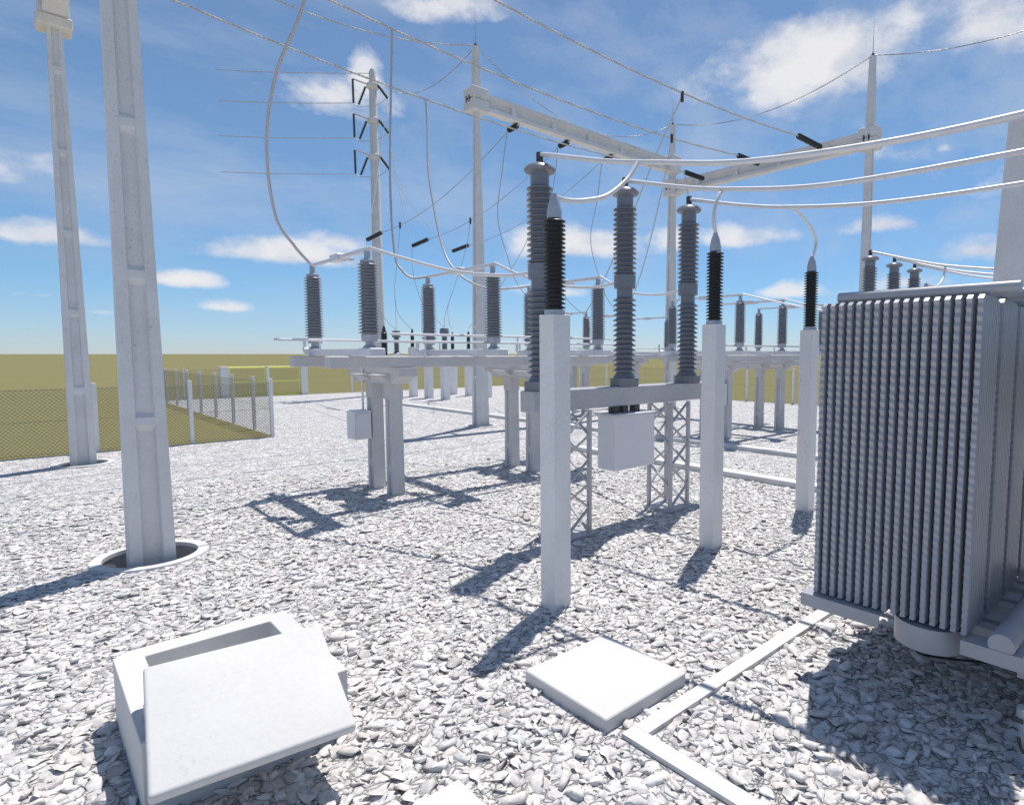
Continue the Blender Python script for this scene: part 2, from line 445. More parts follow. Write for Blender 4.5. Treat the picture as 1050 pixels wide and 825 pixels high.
MB().loft([[(x*w, y*w, z) for x, y in ((-1,-1),(1,-1),(1,1),(-1,1))] for z, w in ((11.24, .115), (12.62, .075))]).build('pole_top', M['pole'], p1)
collar(p1, 10.50, 11.24, .62, .58); top_spike(p1, 12.62)
pit(11.68, 17.62, .46, 'low white ring at the foot of the gantry pole carrying the upper beam')
p2 = thing('gantry_pole', (21.82, 17.40, 0), 'concrete gantry pole with a lightning spike, at the corner where the two beams meet', 'pole', PG)
h_pole(p2, 12.6, .46, .20, .38, .18, 'x', z0=-1.5, zlim=9.55)
MB().loft([[(x*w, y*w, z) for x, y in ((-1,-1),(1,-1),(1,1),(-1,1))] for z, w in ((10.22, .125), (12.6, .075))]).build('pole_top', M['pole'], p2)
collar(p2, 9.50, 10.23, .52, .62); collar(p2, 10.50, 11.24, .62, .52); top_spike(p2, 12.6)
pit(21.82, 17.4, .46, 'low white ring at the foot of the corner gantry pole')
p3 = thing('gantry_pole', (21.84, 8.80, 0), 'concrete gantry pole with a lightning spike, seen above the radiators, ending the lower beam', 'pole', PG)
h_pole(p3, 12.6, .30, .17, .35, .18, 'y', zlim=9.5)
MB().loft([[(x*w, y*w, z) for x, y in ((-1,-1),(1,-1),(1,1),(-1,1))] for z, w in ((10.2, .13), (12.6, .085))]).build('pole_top', M['pole'], p3)
collar(p3, 9.49, 10.22, .52, .62); top_spike(p3, 12.6)
pr = thing('concrete_column', (13.3, 2.12, 0), 'broad flat-topped grey concrete column rising behind the radiators at the right edge', 'column')
h_pole(pr, 6.62, 1.1, .96, 1.86, 1.36, 'y', first=1.2)

def beam(label, a, b, z0, z1, width, axis, nst):
    o = thing('gantry_beam', (a[0], a[1], z0), label, 'beam', 'concrete beams of the gantry')
    L = (b[0]-a[0]) if axis == 'x' else (b[1]-a[1]); s = 1 if L > 0 else -1; h = z1-z0; w = width/2
    sec = [(-w,0),(w,0),(w,.13),(w*.32,.17),(w*.32,h-.17),(w,h-.13),(w,h),(-w,h),(-w,h-.13),(-w*.32,h-.17),(-w*.32,.17),(-w,.13)]
    f = (lambda t, p: (t, p[0], p[1])) if axis == 'x' else (lambda t, p: (p[0], t, p[1]))
    MB().loft([[f(t, p) for p in sec] for t in (0, L)]).build('beam_body', M['pole'], o)
    for k in range(nst):
        t = L*(k+.6)/(nst+.2)
        for sd in (-1, 1):
            q = [(sd*w*.31, .155), (sd*(w-.012), .127), (sd*(w-.012), h-.127), (sd*w*.31, h-.155)]
            MB().loft([[f(t-.1, p) for p in q], [f(t+.1, p) for p in q]]).build('stiffener', M['pole'], o)
    return o
beam('long upper concrete beam with recessed web between the spiked pole and the corner pole', (11.99, 17.55), (21.505, 17.42), 10.57, 11.12, .34, 'x', 5)
beam('lower concrete beam crossing from the corner pole to the pole above the radiators', (21.83, 17.085), (21.83, 9.115), 9.57, 10.11, .34, 'y', 4)
beam('concrete beam joining the two left poles high above the picture edge', (1.06, 9.26), (1.06, 17.40), 9.64, 10.2, .40, 'y', 4)

# ------------------------------------------------------------------ insulators
def sheds(z0, z1, rc, rs, n, droop=.25, r_top=None, rs_top=None):
    prof = [(rc, z0)]; p = (z1-z0)/n
    for k in range(n):
        t = (k+.5)/n
        a = rc + ((r_top or rc)-rc)*t; s = rs + ((rs_top or rs)-rs)*t
        b = z0 + p*k
        prof += [(a, b+p*.18), (s*.985, b+p*.30), (s, b+p*.40), (s*.97, b+p*.50), (a+(s-a)*.25, b+p*.78), (a, b+p*.88)]
    prof.append(((r_top or rc), z1)); return prof

# ------------------------------------------------------------------ concrete support frames (disconnect switches)
def support_frame(label, loc):
    o = thing('support_frame', loc, label, 'support frame', 'concrete frames under the disconnect switches')
    for cx in (0, 3.13):
        for cy in (-.40, .36):
            m = MB()
            wf = lambda z: .36; df = lambda z: .32
            m.loft([[(x+cx, y+cy, z) for x, y, z in h_section(.225-.01*zz, .25-.01*zz, zz, 'x', .3, .28)] for zz in (0, 2.02)])
            i0 = len(m.v); battens(m, [.48], lambda z: .22, lambda z: .245, 'x')
            for i in range(i0, len(m.v)):
                x, y, z = m.v[i]; m.v[i] = (x+cx, y+cy, z)
            m.box(cx-.115, cx+.115, cy-.128, cy+.128, 1.70, 2.018)
            m.build('column', M['frame'], o)
        m = MB()
        for ax, y0, y1 in ((.17, -.98, 1.15),):
            q = [(y0, 2.262), (y0, 2.12), (y0+.18, 2.09), (y0+.34, 1.98), (y1-.34, 1.98), (y1-.18, 2.09), (y1, 2.12), (y1, 2.262)]
            m.loft([[(cx-ax, y, z) for y, z in q], [(cx+ax, y, z) for y, z in q]])
        for cy in (-.40, .36):
            m.loft([[(cx+x*a, cy+y*b, z) for x, y in ((-1,-1),(1,-1),(1,1),(-1,1))] for z, a, b in ((2.021,.20,.2),(2.06,.23,.22),(2.115,.34,.22),(2.14,.36,.22))])
        m.build('cap_beam', M['frame'], o)
    for y in (-.70, .98):
        MB().box(-1.24, 5.0, y-.11, y+.11, 2.265, 2.455, .012).build('rail', M['frame'], o)
    return o
FR = [(4.84, 10.43, 0), (15.25, 10.43, 0), (17.06, 18.43, 0)]
support_frame('nearest concrete frame on paired columns, under the large pale switches left of centre', FR[0])
fr2 = 'right concrete frame on paired columns, seen between the white posts beside the radiators'
fr3 = 'far middle concrete frame on paired columns, behind the circuit breaker'
f0 = [o for o in COL.objects if o.name == 'support_frame'][0]
dup(f0, FR[1], fr2); dup(f0, FR[2], fr3)

def switch(label, loc):
    """two ribbed posts on a base along Y joined by a contact arm; origin under the near post at z=0"""
    o = thing('disconnect_switch', loc, label, 'disconnect switch', 'disconnect switches on the concrete frames')
    m = MB(); m.box(-.125, .125, -.28, 2.56, 2.46, 2.585, .01)
    m.build('base_beam', M['steelwhite'], o)
    m = MB(); m.tube(smoothpath([(-.02, 2.55, 2.52), (-.02, 2.72, 2.53), (-.02, 2.83, 2.62), (-.02, 2.84, 2.78)]), [.055]*20+[.03]*11, 8)
    m.build('lever', M['steelwhite'], o, 40)
    for y in (0, 2.35):
        MB().lathe([(.11, 2.587), (.11, 2.60), (.065, 2.64), (.065, 2.68), (.12, 2.69), (.128, 2.80), (.10, 2.802)], 20, (0, y, 0)).build('foot', M['cap'], o, 35)
        ins = MB().lathe(sheds(2.803, 3.90, .112, .168, 22, rs_top=.150, r_top=.10), 24, (0, y, 0)).build('insulator', M['porcelain_pale'], o, 50)
        MB().lathe([(.11, 3.902), (.11, 3.94), (.05, 3.96), (.05, 4.06), (.035, 4.10)], 16, (0, y, 0)).build('top_cap', M['cap'], ins, 35)
    MB().box(-.035, .035, -.06, 1.24, 4.07, 4.135, .006).build('contact_arm', M['steelwhite'], o)
    MB().box(-.03, .03, 1.12, 2.41, 4.075, 4.13, .006).xf(Matrix.Identity(4)).build('contact_arm', M['steelwhite'], o)
    m = MB(); m.box(-.075, .075, 1.02, 1.34, 4.04, 4.165, .01); m.box(.07, .20, .96, 1.12, 4.055, 4.09)
    m.build('contact_jaw', M['steelwhite'], o)
    return o
SW = [('large pale disconnect switch nearest the left, on the left end of the near frame', (4.07, 9.2, 0)),
      ('second disconnect switch on the near frame, right of the first pale ribbed pair', (6.40, 9.2, 0)),
      ('third disconnect switch on the near frame, partly behind the front white post', (9.10, 9.22, 0)),
      ('disconnect switch on the right frame between the front and the middle white posts', (14.57, 9.2, 0)),
      ('disconnect switch on the right frame, just left of the farthest white post', (16.90, 9.2, 0)),
      ('disconnect switch on the right frame, peeping past the corner of the radiators', (19.52, 9.2, 0)),
      ('small far disconnect switch on the far frame, left of the middle breaker column', (16.33, 17.2, 0)),
      ('small far disconnect switch mostly hidden behind the middle breaker column', (18.62, 17.2, 0)),
      ('small far disconnect switch beside the foot of the corner gantry pole', (21.15, 17.05, 0))]
sw0 = switch(*SW[0])
for lb, lc in SW[1:]: dup(sw0, lc, lb)
# operating pipes
def pipe(label, a, b, r=.022, g='operating pipes of the disconnect switches'):
    o = thing('operating_pipe', (a[0], a[1], 0), label, 'pipe', g)
    MB().tube([(0,0,a[2]), (b[0]-a[0], b[1]-a[1], b[2])], r, 8).build('pipe', M['steelwhite'], o, 40)
    for t in (.12, .5, .9):
        x = (b[0]-a[0])*t; MB().box(x-.012, x+.012, -.012, .012, 2.46, a[2]-.01).build('pipe_bracket', M['steelwhite'], o)
    return o
pipe('thin white operating pipe along the far side of the near frame', (3.30, 11.30, 2.745), (9.7, 11.30, 2.745))
pipe('thin white operating pipe along the near side of the near frame', (4.30, 9.34, 2.70), (9.9, 9.34, 2.70))
pipe('thin white operating pipe behind the near row of switches, just above the other pipe', (4.62, 9.62, 2.83), (9.9, 9.62, 2.83))
pipe('thin white operating pipe along the near side of the right frame', (13.2, 9.34, 2.72), (20.2, 9.34, 2.72))
pipe('thin white operating pipe along the far middle frame', (15.4, 17.35, 2.72), (22.0, 17.35, 2.72))
# cabinet on the pier
cb = thing('control_cabinet', (4.69, 10.84, 0), 'pale control cabinet with a conduit on the far left column of the near frame', 'cabinet')
MB().box(-.30, .02, -.17, .17, .95, 1.47, .01).build('cabinet_body', M['cabinet'], cb)
MB().box(-.27, -.01, -.186, -.172, .99, 1.43, .004).build('door', M['cabinet'], cb)
MB().tube([(-.05, .02, 1.47), (-.05, .02, 2.27)], .02, 8).build('conduit', M['steelwhite'], cb, 40)
# small box on the right frame column
cb2 = thing('control_cabinet', (15.25, 10.03, 0), 'small pale cabinet on a column of the right frame behind the lattice leg', 'cabinet')
MB().box(-.62, -.21, -.15, .15, 1.0, 1.62, .01).build('cabinet_body', M['cabinet'], cb2)
MB().tube([(-.4, 0, 1.62), (-.4, 0, 2.27)], .02, 8).build('conduit', M['steelwhite'], cb2, 40)

# ------------------------------------------------------------------ circuit breakers
def breaker(label, loc):
    o = thing('circuit_breaker', loc, label, 'circuit breaker', 'three-pole circuit breakers on lattice legs')
    MB().box(-.24, 3.75, -.14, .14, 1.745, 2.025, .012).build('beam', M['galv'], o)
    for cx in (.44, 2.65):
        lg = MB(); w = .22
        cs = [(-w,-w),(w,-w),(w,w),(-w,w)]
        for x, y in cs: lg.bar((cx+x, y, .04), (cx+x, y, 1.742), .05)
        for k in range(4):
            a = cs[k]; b = cs[(k+1) % 4]; z = .06; st = .335
            for j in range(5):
                p, q = (a, b) if j % 2 == 0 else (b, a)
                lg.bar((cx+p[0]*.97, p[1]*.97, z), (cx+q[0]*.97, q[1]*.97, z+st-.01), .040, .02); z += st
        lg.build('lattice_leg', M['galv'], o)
        MB().box(cx-.30, cx+.30, -.28, .28, .0, .045, .01).build('base_plate', M['galv'], o)
    cab = MB().box(1.10, 1.97, -.28, .07, .84, 1.62, .012).build('mechanism_cabinet', M['cabinet'], o)
    MB().box(1.075, 1.995, -.305, .095, 1.622, 1.642).build('cabinet_lid', M['cabinet'], cab)
    for x in (1.29, 1.49, 1.74): MB().box(x-.055, x+.055, -.13, -.02, 1.642, 1.744).build('drive_block', M['dark'], o)
    for k, x in enumerate((0, 1.59, 3.11)):
        c = MB(); c.loft([[(x+.225*math.cos(PI/8+PI/4*q), .225*math.sin(PI/8+PI/4*q), z) for q in range(8)] for z in (2.028, 2.145)])
        c.lathe([(.165, 2.147), (.16, 2.17), (.125, 2.22)], 20, (x, 0, 0)).build('pole_foot', M['porcelain'], o, 35)
        MB().lathe(sheds(2.222, 3.32, .118, .172, 15), 24, (x, 0, 0)).build('lower_insulator', M['porcelain'], o, 50)
        MB().lathe([(.118, 3.322), (.118, 3.45), (.16, 3.452), (.165, 3.64), (.118, 3.642)], 12, (x, 0, 0)).build('terminal_flange', M['porcelain'], o, 30)
        MB().lathe(sheds(3.643, 4.62, .118, .172, 14), 24, (x, 0, 0)).build('upper_insulator', M['porcelain'], o, 50)
        cp = MB().lathe([(.12, 4.622), (.12, 4.765), (.185, 4.785), (.205, 4.815), (.185, 4.85), (.09, 4.895), (.05, 4.90)], 20, (x, 0, 0)).build('top_cap', M['porcelain'], o, 35)
        MB().lathe([(.045, 4.90), (.045, 5.03)], 12, (x, 0, 0)).build('terminal', M['dark'], cp, 35)
    return o
br0 = breaker('three-pole circuit breaker on lattice legs with a white cabinet, in the centre', (4.98, 6.1, 0))
dup(br0, (15.42, 6.1, 0), 'three-pole circuit breaker whose ribbed tops show above the radiators at right')

# ------------------------------------------------------------------ posts with cable terminations
def post(label, x, y, h=2.87, w=.215):
    o = MB().box(-w/2, w/2, -w/2, w/2, -.05, h, .006).build('concrete_post', M['post'], None, None, (x, y, 0))
    return tag(o, label, 'post', 'square white concrete posts carrying cable terminations')
def termination(label, x, y, z):
    o = thing('cable_termination', (x, y, z), label, 'cable termination', 'black cable terminations on the white posts')
    MB().lathe([(.10, .0), (.10, .045), (.075, .05)], 20).build('base_ring', M['cap'], o, 35)
    MB().lathe(sheds(.05, .90, .070, .108, 21), 24).build('insulator', M['polymer'], o, 50)
    MB().lathe([(.07, .902), (.072, .96), (.055, 1.05), (.03, 1.115), (.028, 1.13)], 16).build('cap', M['cap'], o, 40)
    return o
PT = [(3.795, 4.435, 'tall square white concrete post nearest the camera, right of centre', 'black ribbed cable termination on the nearest white post'),
      (6.455, 4.45, 'square white concrete post between the breaker and the radiators', 'black ribbed cable termination on the middle white post, under the curved loop'),
      (9.07, 4.47, 'square white concrete post just left of the radiators', 'black ribbed cable termination on the white post beside the radiators'),
      (14.25, 4.45, 'white concrete post behind the radiators whose cone cap shows above the pipe', 'cable termination behind the radiators with only its grey cone cap in view')]
for x, y, lp, lt in PT:
    post(lp, x, y); termination(lt, x, y, 2.87)

# ------------------------------------------------------------------ conductor tubes
def tube(name, label, pts, r, mat, cat='conductor', group=None, seg=10, n=10, smooth=True):
    base = pts[0]
    P = smoothpath(pts, seg) if smooth else pts
    P = [(p[0]-base[0], p[1]-base[1], p[2]-base[2]) for p in P]
    o = MB().tube(P, r, n).build(name, mat, None, 45, base)
    return tag(o, label, cat, group)
CG = 'thick conductor tubes from the circuit breakers to the transformers'
tube('conductor_tube', 'uppermost thick pale conductor tube from the left breaker column to the right edge',
     [(4.98,6.1,5.0),(4.98,5.95,4.97),(4.98,4.94,4.67),(4.98,4.2,4.49),(5.0,3.17,4.27),(5.05,1.95,4.15),(5.07,.9,4.12),(5.07,-.3,4.15)], .028, M['alu'], 'conductor', CG)
tube('conductor_tube', 'middle pale conductor tube from the centre breaker column to the right edge',
     [(6.57,6.1,4.99),(6.57,5.95,4.95),(6.57,5.06,4.70),(6.57,4.31,4.53),(6.57,3.07,4.34),(6.57,1.31,4.28),(6.57,-.3,4.3)], .028, M['alu'], 'conductor', CG)
tube('conductor_tube', 'lowest pale conductor tube from the right breaker column to the right edge',
     [(8.09,6.1,4.99),(8.09,5.95,4.95),(8.09,5.13,4.73),(8.09,4.36,4.57),(8.09,3.13,4.41),(8.09,1.6,4.35),(8.09,-.3,4.37)], .028, M['alu'], 'conductor', CG)
for k, (x, nm) in enumerate(((15.42,'uppermost'),(17.01,'middle'),(18.53,'lowest'))):
    tube('conductor_tube', nm + ' of the three far pale conductor tubes sloping right behind the radiators',
         [(x,6.1,4.99),(x,5.95,4.95),(x,5.06,4.66),(x,4.3,4.46),(x,3.07,4.26),(x,1.31,4.12),(x,-.3,4.1)], .028, M['alu'], 'conductor', CG)
TG = 'curved loops from the conductor tubes down to the cable terminations'
tube('tap_loop', 'long pale curved loop hanging to the cap of the nearest black termination',
     [(4.98,4.43,4.55),(4.80,4.43,4.33),(4.5,4.43,4.11),(4.2,4.43,4.01),(3.97,4.43,3.97),(3.80,4.435,3.975)], .024, M['alu'], 'conductor', TG)
tube('tap_loop', 'pale curved loop rising from the cap of the middle black termination',
     [(6.46,4.45,3.98),(6.41,4.45,4.15),(6.44,4.45,4.33),(6.52,4.45,4.48),(6.60,4.45,4.55)], .024, M['alu'], 'conductor', TG)
tube('tap_loop', 'pale hooked loop over the black termination beside the radiators',
     [(8.09,4.43,4.58),(8.4,4.43,4.60),(8.87,4.44,4.46),(9.14,4.45,4.26),(9.12,4.46,4.08),(9.07,4.47,3.98)], .022, M['alu'], 'conductor', TG)
tube('tap_loop', 'pale loop from the far tubes to the grey cone cap behind the radiators',
     [(15.42,4.43,4.48),(15.3,4.43,4.2),(15.0,4.43,4.02),(14.6,4.43,3.96),(14.27,4.45,3.985)], .026, M['alu'], 'conductor', TG)
tube('tap_loop', 'pale loop hanging from the far tubes, middle one above the radiator pipe',
     [(17.01,3.2,4.28),(16.98,3.2,4.1),(16.85,3.2,3.85),(16.6,3.2,3.66),(16.35,3.2,3.55)], .026, M['alu'], 'conductor', TG)
tube('tap_loop', 'pale straight dropper under the far tubes beside the grey column',
     [(18.53,2.95,4.27),(18.53,2.95,3.9),(18.53,2.95,3.4)], .03, M['alu'], 'conductor', TG)
LG = 'sagging conductors between the near switches and the centre breaker'
tube('link_conductor', 'pale sagging conductor from the leftmost switch to the left breaker column',
     [(4.07,9.14,4.13),(4.3,8.5,3.92),(4.6,7.6,3.67),(4.85,6.75,3.55),(4.97,6.26,3.55)], .024, M['alu'], 'conductor', LG)
tube('link_conductor', 'pale sagging conductor from the second switch to the centre breaker column',
     [(6.40,9.14,4.13),(6.44,8.5,3.88),(6.5,7.6,3.62),(6.55,6.75,3.52),(6.57,6.26,3.55)], .022, M['alu'], 'conductor', LG)
tube('link_conductor', 'pale sagging conductor from the third switch to the right breaker column',
     [(9.10,9.16,4.13),(8.85,8.5,3.88),(8.5,7.6,3.62),(8.2,6.75,3.52),(8.09,6.26,3.55)], .022, M['alu'], 'conductor', LG)
LG2 = 'sagging conductors between the right switches and the far breaker'
for (x0, x1, w) in ((14.57,15.42,'left'),(16.90,17.01,'middle'),(19.52,18.53,'right')):
    tube('link_conductor', 'thin pale conductor dipping from the %s switch of the right frame towards the far breaker' % w,
         [(x0,9.14,4.13),(x0+(x1-x0)*.3,8.2,3.86),(x0+(x1-x0)*.65,7.1,3.60),(x1,6.26,3.55)], .02, M['alu'], 'conductor', LG2)

# ------------------------------------------------------------------ stranded overhead lines
def stranded(name, label, path, r, pitch, mat, group, n=5):
    base = path[0]; P = [Vector(p) for p in path]
    # resample
    L = sum((P[i+1]-P[i]).length for i in range(len(P)-1)); step = pitch/7
    pts = []; acc = 0; i = 0; s = 0
    cum = [0]
    for k in range(len(P)-1): cum.append(cum[-1] + (P[k+1]-P[k]).length)
    k = 0; m = int(L/step)
    for q in range(m+1):
        d = L*q/m
        while k < len(P)-2 and cum[k+1] < d: k += 1
        pts.append(P[k].lerp(P[k+1], (d-cum[k])/max(1e-9, cum[k+1]-cum[k])))
    mb = MB()
    for ph in (0, PI):
        pth = []
        for q, p in enumerate(pts):
            t = (pts[min(q+1,m)] - pts[max(q-1,0)]).normalized()
            u = Vector((0,0,1)) - t*t.z; u.normalize(); v = t.cross(u); a = 2*PI*(q/7.0) + ph
            pth.append(tuple(p + (u*math.cos(a) + v*math.sin(a))*r*.55 - Vector(base)))
        mb.tube(pth, r*.62, n)
    return tag(mb.build(name, mat, None, 60, base), label, 'conductor', group)
OG = 'stranded busbar lines overhead between the left beam and the lower beam'
def busbar(label, Y, xe, ze):
    a = (1.15, Y, 9.98); b = (xe, Y+.03, ze)
    return stranded('overhead_line', label, sagpath(a, b, .52, 40), 0.024, .20, M['whitecable'], OG)
busbar('farthest of the three stranded overhead lines, lowest where it passes the spiked pole', 15.42, 20.15, 9.83)
busbar('middle of the three stranded overhead lines', 12.85, 20.0, 9.86)
busbar('nearest of the three stranded overhead lines, highest in the picture', 10.35, 19.75, 9.88)
def string(label, a, b, r=.085, n=9, group='black strain insulator strings'):
    o = thing('strain_insulator', a, label, 'insulator', group)
    d = Vector(b) - Vector(a); L = d.length; q = d.to_track_quat('Z', 'Y').to_matrix().to_4x4()
    m = MB().lathe(sheds(.06, L-.06, r*.62, r, n), 14); m.xf(q); m.build('insulator_body', M['polymer'], o, 50)
    for e in ([(.02, -.02), (.025, .06)], [(.025, L-.06), (.02, L+.04)]): MB().lathe(e, 8).xf(q).build('end_fitting', M['galv'], o, 40)
    return o
SG = 'black strain insulators on the lower beam'
string('black strain insulator on the lower beam closest to the corner pole', (20.15,15.45,9.83), (21.58,15.50,9.84), .10, 14, SG)
string('middle black strain insulator on the lower beam', (20.0,12.88,9.86), (21.58,12.90,9.88), .10, 14, SG)
string('black strain insulator on the lower beam closest to the pole above the radiators', (19.75,10.38,9.88), (21.58,10.40,9.90), .10, 14, SG)
# lines leaving the upper beam towards the line pole
SG2 = 'black strain insulators under the upper beam'; SG3 = 'black strain insulators at the far ends of the outgoing lines'
FL = 'thin lines from the upper beam to the far dead-end insulators'
for x, w, xs in ((13.25,'left',13.15),(15.65,'middle',15.6),(18.05,'right',18.0)):
    string('short black insulator hanging under the upper beam, the %s of three' % w, (x+.08,17.50,10.49), (x+.06,18.12,10.44), .10, 7, SG2)
    stranded('overhead_line', 'thin outgoing line sagging from the %s insulator under the upper beam' % w,
             sagpath((x+.06,18.12,10.44), (xs,28.05,8.27), .55, 30), .014, .2, M['wire'], FL, 4)
    string('black dead-end insulator in the sky beside the line pole, the %s of three' % w, (xs,28.05,8.27), (xs,29.75,8.14), .10, 12, SG3)

# ------------------------------------------------------------------ droppers and jumpers
DG = 'thick droppers from the overhead lines to the near switches'
tube('dropper', 'thick grey dropper curving down at the left to the leftmost switch',
     [(4.0,10.37,9.85),(3.7,10.45,8.11),(3.35,10.8,7.01),(3.25,11.1,5.95),(3.43,11.4,4.89),(3.75,11.5,4.42),(4.07,11.6,4.12)], .027, M['cable'], 'conductor', DG)
tube('dropper', 'grey dropper falling from the middle overhead line to the second switch',
     [(6.38,12.83,9.50),(6.25,12.7,8.2),(6.03,12.4,6.06),(5.92,12.05,4.6),(5.98,11.85,4.22),(6.12,11.7,4.07),(6.38,11.58,4.10)], .025, M['cable'], 'conductor', DG)
tube('dropper', 'grey dropper falling from the farthest overhead line to the third switch',
     [(8.59,15.42,9.42),(8.5,15.2,8.6),(8.24,14.7,7.18),(8.06,13.8,5.25),(8.03,13.0,4.46),(8.25,12.2,4.06),(8.7,11.75,4.05),(9.10,11.57,4.12)], .025, M['cable'], 'conductor', DG)
JG = 'thin jumpers hanging from the insulators under the upper beam'
def hang(label, pts, r=.016, mat='wire', name='jumper_wire', group=JG, clamp=False):
    o = tube(name, label, pts, r, M[mat], 'wire', group, 8, 6)
    if clamp:
        MB().box(-.04, .04, -.04, .04, -.16, .14, .02).build('clamp', M['dark'], o)
    return o
hang('jumper wire dropping from the left insulator under the upper beam', [(13.31,18.14,10.40),(13.28,18.4,9.2),(13.4,18.9,7.6),(13.9,19.0,6.2),(14.7,19.3,5.1),(16.33,19.6,4.14)])
hang('jumper wire dropping from the middle insulator under the upper beam', [(15.71,18.14,10.40),(15.7,18.4,9.0),(15.75,19.0,7.4),(16.3,19.1,5.9),(17.2,19.3,4.8),(18.62,19.6,4.14)])
hang('jumper wire dropping from the right insulator under the upper beam', [(18.11,18.14,10.40),(18.12,18.4,9.0),(18.3,19.0,7.4),(18.9,19.1,5.9),(19.8,19.3,4.8),(21.15,19.45,4.14)])
BG = 'thin droppers from the stranded lines to the far switches'
hang('thin dropper hanging from a dark clamp on the nearest overhead line', [(13.38,10.36,9.36),(13.75,11.5,8.3),(14.35,12.9,7.05),(15.0,14.4,5.8),(15.7,15.9,4.75),(16.33,17.2,4.13)], .02, 'cable', group=BG, clamp=True)
hang('thin dropper hanging from a dark clamp in front of the corner pole top', [(16.07,12.85,9.54),(16.4,13.4,8.5),(16.85,14.2,7.2),(17.4,15.2,5.8),(18.0,16.3,4.7),(18.62,17.2,4.13)], .02, 'cable', group=BG, clamp=True)
hang('thin dropper falling from the strain insulator beside the corner pole', [(20.12,15.42,9.78),(20.3,15.35,8.9),(20.6,15.4,7.6),(20.8,15.7,6.2),(21.0,16.3,4.9),(21.15,17.05,4.13)], .018, 'cable', group=BG)
VG = 'thin droppers from the outgoing lines to the far instruments'
hang('thin dropper clamped on the left outgoing line above the two far left instruments', [(13.17,26.2,8.35),(13.4,27,7.0),(14.2,29,5.6),(15.4,31,4.6),(16.9,32.45,3.86)], .014, group=VG, clamp=True)
hang('thin slanting wire from the left outgoing dropper to the far left instrument head', [(14.2,29,5.6),(15.2,31,4.7),(16.2,33,4.2),(16.8,34.25,3.95)], .013, group=VG)
hang('thin slanting wire from the left dead-end insulator towards the far left instrument head', [(13.15,29.75,8.1),(13.6,30.6,6.6),(14.6,32,5.2),(16.0,33.6,4.3),(16.8,34.25,3.95)], .013, group=VG)
hang('thin dropper clamped on the middle outgoing line above the far instruments', [(15.63,24.2,8.6),(15.75,24.8,7.4),(16.1,26.4,5.9),(16.6,28.2,4.6),(17.07,29.15,3.94)], .014, group=VG, clamp=True)
hang('thin slanting wire from the middle dead-end insulator to an instrument head', [(15.6,29.75,8.1),(15.7,29.9,6.8),(16.1,29.7,5.2),(16.7,29.3,4.3),(17.07,29.15,3.94)], .013, group=VG)
hang('thin slanting wire from the middle outgoing dropper to the slim far instrument', [(16.1,26.4,5.9),(17.0,28.6,5.0),(18.6,31.2,4.3),(19.7,32.7,4.0)], .013, group=VG)
hang('thin dropper clamped on the right outgoing line above a slim instrument', [(18.02,22.6,8.78),(18.1,23.4,7.6),(18.5,26,5.9),(19.1,28.8,4.6),(19.7,30.9,4.0)], .014, group=VG, clamp=True)
# shield wires
WG = 'thin shield wires between the spiked pole tops'
def shield(label, a, b, sag, r=.016, mat='wire'):
    return stranded('shield_wire', label, sagpath(a, b, sag, 40), r, .2, M[mat], WG, 4)
shield('pale shield wire coming from the upper left to the top of the left spiked pole', (1.05,17.67,12.65), (11.68,17.6,12.66), .95, .02, 'whitecable')
shield('thin shield wire between the two spiked poles carrying the upper beam', (11.68,17.62,12.66), (21.82,17.4,12.64), 1.5)
shield('thin shield wire sagging from the corner pole to the pole above the radiators', (21.82,17.4,12.64), (21.84,8.8,12.64), .75)
shield('thin shield wire leaving the pole above the radiators to the upper right edge', (21.84,8.8,12.64), (21.84,-.4,12.64), .8)
shield('thin shield wire sagging from the left spiked pole to the top of the line pole', (11.68,17.62,12.62), (16.1,35,18.7), 1.3)

# ------------------------------------------------------------------ line pole
lp = thing('line_pole', (16.1, 35, 0), 'tall round pale line pole with three insulator arms, far left of the gantry', 'line pole')
MB().lathe([(.36, 0), (.20, 18.75), (.12, 18.95)], 20).build('pole_shaft', M['pole'], lp, 40)
rd = Vector((-.722, .692, 0))                       # outward: the way the line leaves the pole
for zc in (18.0, 16.05, 14.0):
    MB().lathe([(.24, zc-.16), (.34, zc-.12), (.36, zc+.1), (.26, zc+.16)], 16).build('arm_collar', M['pole'], lp, 40)
    a = rd*.3 + Vector((0,0,zc+.1)); b = rd*1.16 + Vector((0,0,zc+.42))
    MB().bar(a, b, .07).build('cross_arm', M['pole'], lp)
    def ins(p, q, r=.075, n=12):
        d = Vector(q)-Vector(p); L = d.length; m = MB().lathe(sheds(0, L, r*.6, r, n), 12)
        m.xf(Matrix.Translation(p) @ d.to_track_quat('Z','Y').to_matrix().to_4x4()); return m.build('insulator', M['polymer'], lp, 50)
    w = rd*1.15 + Vector((0,0,zc-.92))
    ins(b + Vector((0,0,-.02)), w)
    c = rd*.42 + Vector((0,0,zc-.02)); e = rd*.85 + Vector((0,0,zc-1.02)); ins(c, e)
    sdv = Vector((.55, -.8, 0))
    g = sdv*.36 + Vector((0,0,zc)); h = sdv*.95 + Vector((0,0,zc-.75)); ins(g, h)
    P = smoothpath([w + Vector((0,0,-.02)), e + Vector((0,0,-.1)), rd*.3+sdv*.5+Vector((0,0,zc-1.1)), h], 8)
    MB().tube(P, .018, 6).build('jumper_loop', M['wire'], lp, 50)
OL = 'thin wires leaving the line pole to the left'
for z, dz, w in ((18.72, .22, 'topmost'), (17.06, .16, 'second'), (15.10, .13, 'third'), (13.05, .12, 'lowest')):
    st = Vector((16.1,35,0)) + rd*(1.15 if w != 'topmost' else .1)
    en = Vector((16.1,35,0)) + rd*9.1
    tube('line_wire', '%s of the four thin horizontal wires running left from the line pole' % w, sagpath((st.x,st.y,z), (en.x,en.y,z+dz), .06, 12), .022, M['cable'], 'wire', OL, 1, 6, False)
